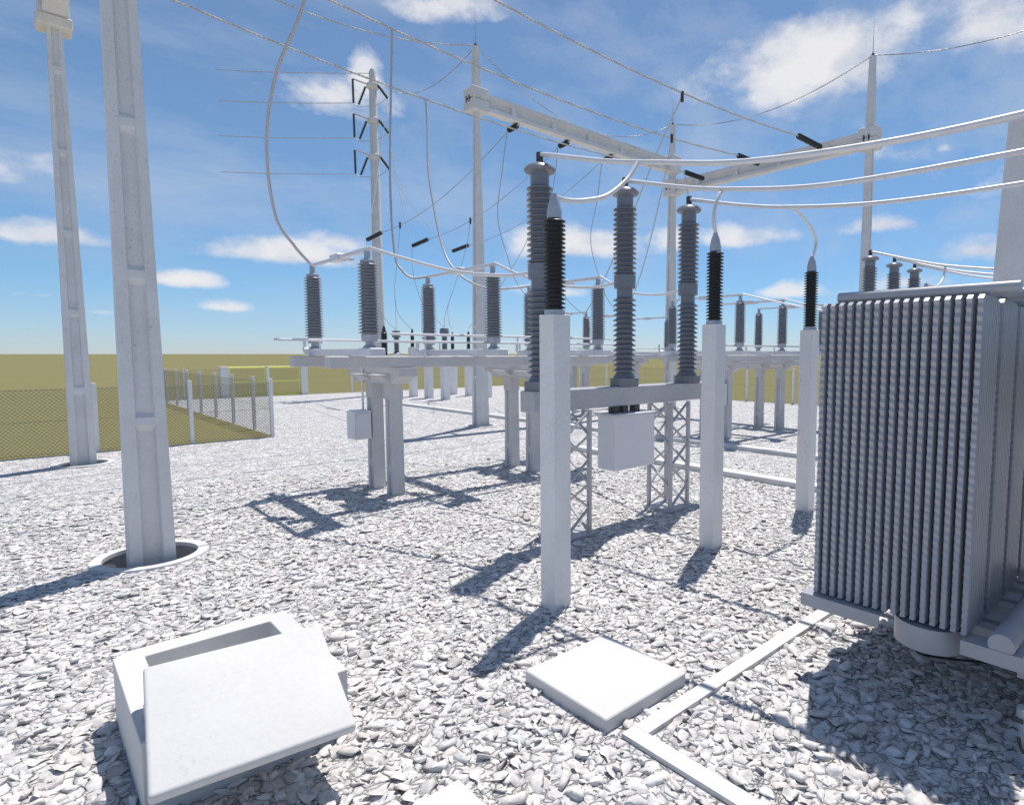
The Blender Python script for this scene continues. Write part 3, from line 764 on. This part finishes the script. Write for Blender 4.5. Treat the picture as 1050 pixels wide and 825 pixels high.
SL = 'pale slack wires from the line pole down to the dead-end insulators'
for z, xs, w in ((17.2,13.15,'left'),(15.25,15.6,'middle'),(13.2,18.0,'right')):
    tube('slack_wire', 'pale slack wire slanting from the line pole to the %s dead-end insulator' % w,
         sagpath((16.62,34.24,z), (xs,29.75,8.14), .35, 16), .018, M['whitecable'], 'wire', SL, 1, 6, False)

# ------------------------------------------------------------------ far instrument posts
def ipost(label, x, y, h, w=.38):
    o = MB().box(-w/2, w/2, -w/2, w/2, -.05, h, .01).build('instrument_post', M['post'], None, None, (x, y, 0))
    return tag(o, label, 'post', 'square posts of the far instruments')
def head_inst(label, x, y, z):
    o = thing('instrument_transformer', (x, y, z), label, 'transformer', 'far instrument transformers on posts')
    MB().box(-.32, .32, -.32, .32, .0, .06).build('base_plate', M['post'], o)
    MB().lathe([(.24, .062), (.17, .12), (.14, .14)] + sheds(.14, 1.0, .12, .17, 12), 16).build('insulator', M['porcelain'], o, 50)
    MB().lathe([(.2, 1.002), (.25, 1.04), (.25, 1.36), (.2, 1.42), (.05, 1.44)], 16).build('head', M['porcelain'], o, 40)
    return o
def slim_inst(label, x, y, z):
    o = thing('surge_arrester', (x, y, z), label, 'arrester', 'slim dark surge arresters on far posts')
    MB().lathe([(.13, 0), (.13, .05), (.1, .06)], 12).build('base', M['cap'], o, 40)
    MB().lathe(sheds(.06, .85, .085, .12, 12), 14).build('insulator', M['polymer'], o, 50)
    MB().lathe([(.08, .852), (.05, 1.0), (.02, 1.08)], 12).build('cap', M['dark'], o, 40)
    return o
for x, y, h, wd in ((16.80,34.25,2.45,'farthest left, behind the near frame columns'), (16.90,32.45,2.86,'just right of the near frame columns'),
                    (16.96,30.76,2.45,'second from the left in the far gap'), (17.07,29.15,2.45,'third and nearest in the far gap'),
                    (19.70,32.70,2.75,'fourth in the far gap, behind the nearest one'), (19.70,30.90,2.75,'just left of the left spiked pole'), (19.75,29.05,2.75,'peeping out behind the left spiked pole')):
    ipost('far square pale post, ' + wd, x, y, h)
head_inst('far instrument transformer with a wide head, left one under two V-shaped wires', 16.80, 34.25, 2.45)
head_inst('far instrument transformer hidden behind the second near switch', 16.96, 30.76, 2.45)
head_inst('far instrument transformer with a wide head, right one beside a slim arrester', 17.07, 29.15, 2.45)
slim_inst('slim dark surge arrester just right of the left wide-headed instrument', 16.90, 32.45, 2.86)
slim_inst('slim dark surge arrester just right of the right wide-headed instrument', 19.70, 32.70, 2.75)
slim_inst('slim dark surge arrester just left of the left spiked pole', 19.70, 30.90, 2.75)
ipost('far square pale post standing in front of the line pole foot', 15.4, 32.9, 2.35)
slim_inst('slim dark surge arrester in front of the line pole shaft', 15.4, 32.9, 2.35).scale = (1.6, 1.6, 1.6)

# ------------------------------------------------------------------ kerbs, slabs, box with lid
def kerb(label, x0, x1, y0, y1, h, group=None, parent=None):
    o = MB().box(0, x1-x0, 0, y1-y0, -.06, h, .008).build('kerb', M['kerb'], None, None, (x0, y0, 0))
    return tag(o, label, 'kerb', group)
KG = 'long white trench kerbs on the gravel'
kerb('long white kerb crossing the gravel nearer the breaker legs', 10.42, 10.72, -6.0, 11.6, .11, KG)
kerb('long white kerb running far across the gravel to the far posts', 13.55, 13.85, -6.0, 28.0, .11, KG)
ok = thing('oil_pit_kerb', (2.75, 2.56, 0), 'narrow white concrete border turning a corner in front of the radiators', 'kerb')
MB().box(0, .125, -6.5, 0, -.06, .032).build('kerb_side', M['kerb'], ok)
m = MB(); m.box(.1265, 7.0, -.12, 0, -.06, .032); m.build('kerb_front', M['kerb'], ok)
MB().box(2.95, 3.07, -6.5, -.1215, -.06, .032).build('kerb_side', M['kerb'], ok)
o = MB().box(-.43, .43, -.435, .435, -.04, .095, .008).build('concrete_slab', M['precast'], None, None, (3.137, 3.095, 0))
tag(o, 'thick square white concrete slab lying flat beside the narrow border', 'slab', 'flat concrete cover slabs')
o2 = thing('concrete_slab', (1.28, 2.42, 0), 'white concrete slab corner cut off by the bottom edge of the picture', 'slab', 'flat concrete cover slabs')
m = MB(); m.box(-.43, .43, -.435, .435, -.04, .095, .008); m.build('slab', M['precast'], o2)
MB().lathe([(.022, .0955), (.022, .0975)], 14, (.20, .25, 0)).build('hole_shade_disc', M['dark'], o2)  # dark disc laid on the slab, colouring in the shade of a lifting hole

bx = thing('concrete_box', (.93, 4.45, 0), 'white concrete box with a long slot in its top, standing at lower left', 'concrete box')
def box_with_slot():
    bm = bmesh.new(); H = .445
    ou = [(-.55,-.62),(.55,-.62),(.55,.56),(.44,.67),(-.46,.67),(-.55,.60)]
    sl = [(-.385,-.30),(.40,-.30),(.40,.50),(-.385,.50)]
    def wall(lp, z0, z1):
        a = [bm.verts.new((x,y,z0)) for x,y in lp]; b = [bm.verts.new((x,y,z1)) for x,y in lp]
        n = len(lp)
        for i in range(n): bm.faces.new((a[i], a[(i+1)%n], b[(i+1)%n], b[i]))
        return a, b
    a, b = wall(ou, -.05, H); c, d = wall(sl, .06, H)
    bm.faces.new(c)
    es = []
    for lp in (b, d):
        for i in range(len(lp)): es.append(bm.edges.get((lp[i], lp[(i+1)%len(lp)])))
    bmesh.ops.triangle_fill(bm, use_beauty=True, edges=es, normal=(0,0,1))
    bmesh.ops.recalc_face_normals(bm, faces=bm.faces)
    me = bpy.data.meshes.new('box_body'); bm.to_mesh(me); bm.free(); me.materials.append(M['precast'])
    ob = bpy.data.objects.new('box_body', me); COL.objects.link(ob); ob.parent = bx
    bv = ob.modifiers.new('bevel', 'BEVEL'); bv.width = .008; bv.segments = 2; bv.limit_method = 'ANGLE'
    return ob
box_with_slot()
MB().lathe([(.085, -.50), (.09, -.49), (.09, .48), (.085, .49)], 28, (.0, -.42, .462), True, 'x').build('lid_roller', M['precast'], bx, 40)
# lid: a slab resting on the roller, tipped towards the viewer
ld = MB().box(-.485, .485, -.44, .44, -.034, .034).build('box_lid', M['precast'], None, None, (.885, 3.77, .505))
ld.rotation_euler = (math.radians(19.5), 0, math.radians(-7.0))
bv = ld.modifiers.new('bevel', 'BEVEL'); bv.width = .022; bv.segments = 4
for p in ld.data.polygons: p.use_smooth = True
tag(ld, 'smooth white concrete lid tipped forward off the slotted box', 'lid')

# ------------------------------------------------------------------ power transformer with radiators
tf = thing('power_transformer', (4.52, 1.6, 0), 'grey power transformer with banks of tall corrugated radiator panels at the right', 'transformer')
X0, Y0 = 4.52, 1.6
def panel_mesh():
    """one radiator panel along X, thickness in Y; the edge facing -X swells in a bead row, the sides carry upright grooves"""
    Z0, Z1 = .625, 2.855; nb = 38; D = .40; T = .0190
    nz = nb*6; secs = []
    half = [(0, .0035), (.010, 0)]
    x = .010
    for i in range(8):
        half += [(x+.0285, 0), (x+.030, .0170), (x+.0440, .0170), (x+.0455, 0)]; x += .0455
    half += [(D-.010, 0), (D, .0035)]
    for k in range(nz+1):
        z = Z0 + (Z1-Z0)*k/nz
        ph = 2*PI*nb*(z-Z0)/(Z1-Z0)
        e = .0052*(1+math.cos(ph))
        ring = []
        for i, (x, g) in enumerate(half):
            dx = -e if i < 2 else (e if i >= len(half)-2 else 0)
            ring.append((x + dx, -(T - g), z))
        secs.append(ring + [(x, -y, z) for x, y, z in reversed(ring)])
    m = MB(); m.loft(secs)
    return m
pm = panel_mesh()
first = None
for b in range(4):
    for k in range(17):
        x = .515*b; y = (1.085 + (2.135-1.085-.02)*k/16) - Y0
        if first is None:
            first = pm.build('radiator_panel', M['trafo'], tf, 22, (x, y, 0)); 
        else:
            c = first.copy(); COL.objects.link(c); c.parent = tf; c.location = (x, y, 0)
for k in range(17):
    y = (1.085 + (2.135-1.085-.02)*k/16) - Y0
    for b in range(2):
        x = .515*b; m0 = MB()
        q = [(x-.004, 2.856), (x+.38, 2.856), (x+.38, 2.872), (x+.03, 2.882)]
        m0.loft([[(xx, y-.015, z) for xx, z in q], [(xx, y+.017, z) for xx, z in q]])
        m0.build('panel_cap', M['trafo'], tf)
for b in range(4):
    x = .515*b
    MB().tube([(x+.13, 2.06-Y0, 2.925), (x+.13, .90-Y0, 2.925)], .040, 18).build('header_pipe', M['trafo'], tf, 40)
    for ya, yb in ((1.605, 2.20), (.2, 1.085)):
        mb = MB(); q = [(x-.075,.515),(x-.03,.515),(x-.03,.53),(x-.06,.53),(x-.06,.597),(x+.10,.597),(x+.10,.612),(x-.075,.612)]
        mb.loft([[(xx, ya-Y0, z) for xx, z in q], [(xx, yb-Y0, z) for xx, z in q]])
        mb.build('base_rail', M['trafo'], tf)
    mb = MB(); mb.box(x+.24, x+.36, .2-Y0, 2.1-Y0, .55, .612); mb.build('base_rail', M['trafo'], tf)
MB().lathe([(.225, .42), (.232, .425), (.232, .595)], 40, (.195, 1.345-Y0, 0)).build('fan_housing', M['trafo'], tf, 40)
MB().lathe([(.255, .33), (.262, .335), (.262, .595)], 40, (1.28, 1.345-Y0, 0)).build('fan_housing', M['trafo'], tf, 40)
pp = MB().lathe([(.0, -.07), (.072, -.07), (.076, -.065), (.076, 2.6)], 28, (0, .86-Y0, .65), False, 'x').build('collector_pipe', M['trafo'], tf, 40)
m = MB(); m.box(.0, 2.7, .50-Y0, .78-Y0, .45, .52); m.box(0.0, 2.7, .50-Y0, .52-Y0, .30, .45)
m.build('base_channel', M['trafo'], tf)
tk = MB().box(.15, 4.0, -2.4-Y0, .18-Y0, .28, 2.75, .02).build('tank', M['trafo'], tf)
MB().box(.05, 4.1, -2.5-Y0, .26-Y0, 2.752, 2.81, .01).build('tank_cover', M['trafo'], tk)
for x in (5.07, 6.57, 8.09):
    MB().lathe([(.14, 2.812), (.14, 2.95)] + sheds(2.95, 3.95, .09, .15, 16) + [(.04, 4.0), (.035, 4.2)], 18, (x-X0, -.3-Y0, 0)).build('bushing', M['porcelain'], tf, 50)
o = MB().box(4.7, 8.6, -2.5, .1, -.05, .279, .01).build('transformer_plinth', M['post'])
tag(o, 'low concrete plinth carrying the transformer tank, outside the right edge', 'plinth')
# hoses on the gravel under the radiators and the stub at the edge
hz = tube('hose', 'thin black hose lying on the shaded gravel under the radiators', [(5.41,1.64,.05),(5.31,1.61,.055),(5.25,1.54,.055),(5.35,1.36,.05),(5.48,1.16,.05),(5.57,.92,.05),(5.65,.6,.05)], .010, M['polymer'], 'hose', None, 8, 6)
st = thing('pipe_stub', (4.33, .69, 0), 'short grey pipe stub with a black cable loop at the right edge', 'pipe stub')
MB().lathe([(.035, -.02), (.035, .30), (.05, .31), (.05, .36), (.02, .38)], 14).build('stub', M['cap'], st, 40)
MB().tube([(-.03+.075*math.sin(a)-.05, .02*math.cos(a), .22+.085*math.cos(a)) for a in [2*PI*i/20 for i in range(17)]], .011, 6).build('cable_loop', M['polymer'], st, 40)

# ------------------------------------------------------------------ fences and gate
def chain_mesh(L, H, pitch, r):
    """diamond mesh in the local XZ plane, woven of two sets of slanting wires"""
    m = MB(); n = int((L+H)/pitch)
    for k in range(n+1):
        for s in (0, 1):
            x = -H + k*pitch
            a = (max(x, 0), max(-x, 0)); t = min(L-x, H); b = (x+t, t)
            if b[0]-a[0] < .02: continue
            if s: a = (L-a[0], a[1]); b = (L-b[0], b[1])
            y = .004 if s else -.004
            m.loft([[(a[0]-r, y-r, a[1]), (a[0]+r, y-r, a[1]), (a[0], y+r, a[1])], [(b[0]-r, y-r, b[1]), (b[0]+r, y-r, b[1]), (b[0], y+r, b[1])]], False)
    return m
def fence(label, a, b, step, pitch, r, H=1.62, post_w=.095, first=0.0, mesh=True):
    d = Vector((b[0]-a[0], b[1]-a[1], 0)); L = d.length
    o = thing('chain_link_fence', (a[0], a[1], 0), label, 'fence', 'chain-link fences round the gravel yard')
    o.rotation_euler = (0, 0, math.atan2(d.y, d.x))
    if mesh: chain_mesh(L, H, pitch, r).build('wire_mesh', M['mesh'], o, None, (0, 0, .02))
    w = MB()
    for z in (.05, .85, H): w.tube([(0, .01, z), (L, .01, z)], r*1.1, 4)
    w.build('tension_wire', M['mesh'], o)
    t = first; p = None
    while t < L + .05:
        if p is None:
            p = MB().box(-post_w/2, post_w/2, -post_w/2-.085, post_w/2-.085, -.05, 1.76, .008).build('fence_post', M['fenceposts'], o, None, (t, 0, 0))
        else:
            c = p.copy(); COL.objects.link(c); c.parent = o; c.location = (t, 0, 0)
        t += step
    return o
fence('chain-link fence along the near edge of the grass at the left', (-13.0, 19.72), (5.58, 19.72), 2.06, .09, .006, first=.04)
fence('chain-link fence running away from the near left corner beside the grass', (5.63, 19.75), (5.63, 38.8), 2.58, .12, .0020, first=2.25)
fence('far chain-link fence between the left fence and the yellow gate', (5.7, 38.9), (8.4, 38.9), 2.6, .12, .0045, first=1.0)
fence('far chain-link fence behind the instruments, right of the yellow gate', (13.2, 38.9), (28.1, 38.9), 2.6, .14, .004, first=2.7)
fence('far chain-link fence along the right boundary beyond the right frame', (28.15, 38.8), (28.15, -12), 2.6, .14, .004, first=.8)
def gpost(label, x):
    o = MB().box(-.2, .2, -.2, .2, -.05, 1.78, .015).build('gate_post', M['fenceposts'], None, None, (x, 38.95, 0)); return tag(o, label, 'gate post', 'square posts of the yellow gate')
gpost('square gate post at the left end of the yellow gate', 8.65)
gpost('square gate post at the right end of the yellow gate, under the near frame end', 12.95)
def gate_leaf(label, x0, x1):
    o = thing('gate_leaf', (x0, 38.9, 0), label, 'gate', 'two leaves of the yellow gate'); L = x1-x0
    m = MB()
    for z in (.12, .9, 1.70): m.tube([(0, 0, z), (L, 0, z)], .058, 8)
    m.tube([(.03, 0, .1), (.03, 0, 1.72)], .058, 8); m.tube([(L-.03, 0, .1), (L-.03, 0, 1.72)], .058, 8)
    m.build('gate_frame', M['yellow'], o, 40)
    chain_mesh(L, 1.55, .11, .007).build('wire_mesh', M['mesh'], o, None, (0, .05, .13))
    return o
gate_leaf('left leaf of the yellow tubular gate', 8.87, 10.80)
gate_leaf('right leaf of the yellow tubular gate', 10.95, 12.73)
o = MB().box(-.07, .07, -.07, .07, -.05, 1.78, .01).build('gate_stop_post', M['fenceposts'], None, None, (10.86, 38.75, 0))
tag(o, 'slim pale post between the two leaves of the yellow gate', 'post')

# ------------------------------------------------------------------ camera
f, x0, y0 = 618.0, 602.0, 412.5
W, Hh = 1050.0, 825.0
pitch = math.atan(50.0/f); head = math.radians(46.4)
cam = bpy.data.cameras.new('camera'); co = bpy.data.objects.new('camera', cam); COL.objects.link(co)
co.location = (0, 0, 2.5)
co.rotation_euler = (PI/2 - pitch, 0, head - PI/2)
cam.sensor_width = 36; cam.lens = 36*f/W; cam.shift_x = -(x0-W/2)/W
cam.clip_start = .05; cam.clip_end = 20000
S.camera = co

# ------------------------------------------------------------------ light
sl = bpy.data.lights.new('sun', 'SUN'); so = bpy.data.objects.new('sun', sl); COL.objects.link(so)
sd = Vector((math.cos(SUN_AZ)*math.cos(SUN_EL), math.sin(SUN_AZ)*math.cos(SUN_EL), math.sin(SUN_EL)))
so.rotation_euler = sd.to_track_quat('Z', 'Y').to_euler()
so.location = (0, 0, 40)
sl.energy = 4.1; sl.angle = math.radians(.5); sl.color = (1, .95, .885)

# ------------------------------------------------------------------ sky
wd = bpy.data.worlds.new('World'); S.world = wd; wd.use_nodes = True
nt = wd.node_tree; nt.nodes.clear(); L = nt.links.new
out = N(nt, 'ShaderNodeOutputWorld'); bg = N(nt, 'ShaderNodeBackground'); L(bg.outputs[0], out.inputs[0])
sky = N(nt, 'ShaderNodeTexSky', sky_type='NISHITA'); sky.sun_disc = False
sky.sun_elevation = SUN_EL; sky.sun_rotation = PI/2 - SUN_AZ
sky.air_density = 1.0; sky.dust_density = 0.0; sky.ozone_density = 2.5; sky.altitude = 0
dirv = N(nt, 'ShaderNodeTexCoord').outputs['Generated']
CP = math.cos(pitch); 
Fv = Vector((math.cos(head)*math.cos(pitch), math.sin(head)*math.cos(pitch), -math.sin(pitch)))
Rv = Vector((math.sin(head), -math.cos(head), 0)); Uv = Rv.cross(Fv)
def bearing(az_px, el_px):   # bearing of a cloud in the sky, worked out once from its compass direction
    d = Fv*f + Rv*(az_px-x0) + Uv*(y0-el_px); return d.normalized()
CLOUDS = [  # x, y, half width, half height, weight
    (840,68,122,64,1.1),(1010,25,80,50,.75),(800,95,60,40,.6),
    (60,243,62,22,1.1),(290,260,80,19,1.1),(350,250,45,14,.6),(172,286,50,12,.95),
    (600,254,78,24,1.0),(690,248,50,15,.6),(762,246,52,17,1.0),(905,232,48,15,.9),(1010,258,50,22,.9),(968,152,12,10,.6),
    (374,80,17,26,.75),(235,316,26,7,.6),(45,303,30,7,.5),(100,320,25,6,.4),(820,300,60,10,.6),(575,300,45,8,.5),(450,8,60,16,.45),
    (930,155,70,22,.35),(340,100,40,20,.25),(930,290,60,14,.5),(1120,180,90,40,.7),(-80,150,70,30,.6),(480,-160,160,60,.6),(850,-220,150,60,.7)]
dens = None
for (cx, cy, hw, hh, wt) in CLOUDS:
    d = bearing(cx, cy); r = Vector((d.y, -d.x, 0)).normalized(); u = r.cross(d)
    q = (Fv*f + Rv*(cx-x0) + Uv*(y0-cy)).length
    sb = N(nt, 'ShaderNodeVectorMath', operation='SUBTRACT'); L(dirv, sb.inputs[0]); sb.inputs[1].default_value = d
    a = N(nt, 'ShaderNodeVectorMath', operation='DOT_PRODUCT'); L(sb.outputs[0], a.inputs[0]); a.inputs[1].default_value = r*(q/hw)
    b = N(nt, 'ShaderNodeVectorMath', operation='DOT_PRODUCT'); L(sb.outputs[0], b.inputs[0]); b.inputs[1].default_value = u*(q/hh)
    bb = math_(nt, 'MAXIMUM', b.outputs['Value'], math_(nt, 'MULTIPLY', b.outputs['Value'], -1.7))
    rr = math_(nt, 'SQRT', math_(nt, 'ADD', math_(nt, 'MULTIPLY', a.outputs['Value'], a.outputs['Value']), math_(nt, 'MULTIPLY', bb, bb)))
    v = math_(nt, 'MULTIPLY', math_(nt, 'SUBTRACT', 1.05, rr), wt)
    dens = v if dens is None else math_(nt, 'MAXIMUM', dens, v)
dens = math_(nt, 'MAXIMUM', dens, -.6)
mp = N(nt, 'ShaderNodeMapping'); L(dirv, mp.inputs[0]); mp.inputs['Scale'].default_value = (1, 1, 1.7)
nz = noise(nt, mp.outputs[0], 8, 10, .58).outputs[0]; nz2 = noise(nt, mp.outputs[0], 3.5, 4, .5).outputs[0]
fb = math_(nt, 'ADD', math_(nt, 'MULTIPLY', math_(nt, 'SUBTRACT', nz, .5), 2.5), math_(nt, 'MULTIPLY', math_(nt, 'SUBTRACT', nz2, .5), .9))
cm = ramp(nt, math_(nt, 'ADD', math_(nt, 'MULTIPLY', dens, .9), fb), [(.08,(0,0,0)),(.30,(.32,.32,.32)),(.56,(.78,.78,.78)),(.95,(.96,.96,.96))])
# high thin veil
mp2 = N(nt, 'ShaderNodeMapping'); L(dirv, mp2.inputs[0]); mp2.inputs['Rotation'].default_value = (.3, .2, .8); mp2.inputs['Scale'].default_value = (1, 3.2, 4.5)
ci = noise(nt, mp2.outputs[0], 2.6, 9, .6).outputs[0]
cim = ramp(nt, ci, [(.43,(0,0,0)),(.72,(.40,.40,.40))])
sepz = N(nt, 'ShaderNodeSeparateXYZ'); L(dirv, sepz.inputs[0])
cim = math_(nt, 'MULTIPLY', cim, ramp(nt, sepz.outputs[2], [(.04,(.2,.2,.2)),(.2,(1,1,1))]))
# sky colour tinted by height: the horizon band reads pale blue rather than yellow
base = mixc(nt, 1.0, sky.outputs[0], ramp(nt, sepz.outputs[2], [(0,(.57,.72,1.08)),(.10,(.58,.79,1.02)),(.30,(.80,.93,1.0)),(.6,(1,1,1))]), 'MULTIPLY')
SKY_K = 1.0
c1 = mixc(nt, cim, base, (5.0,5.6,6.5))
c2 = mixc(nt, cm, c1, mixc(nt, 1.0, (7.6,7.55,7.7), ramp(nt, nz, [(.34,(.74,.77,.85)),(.58,(1,1,1))]), 'MULTIPLY'))
L(c2, bg.inputs[0]); bg.inputs[1].default_value = .096

# ------------------------------------------------------------------ render settings
S.render.engine = 'CYCLES'
vs = S.view_settings
vs.view_transform = 'Standard'; vs.look = 'None'; vs.exposure = .22; vs.gamma = 1.0; vs.use_curve_mapping = False
S.cycles.max_bounces = 8; S.cycles.diffuse_bounces = 4; S.cycles.glossy_bounces = 3
S.cycles.use_denoising = True
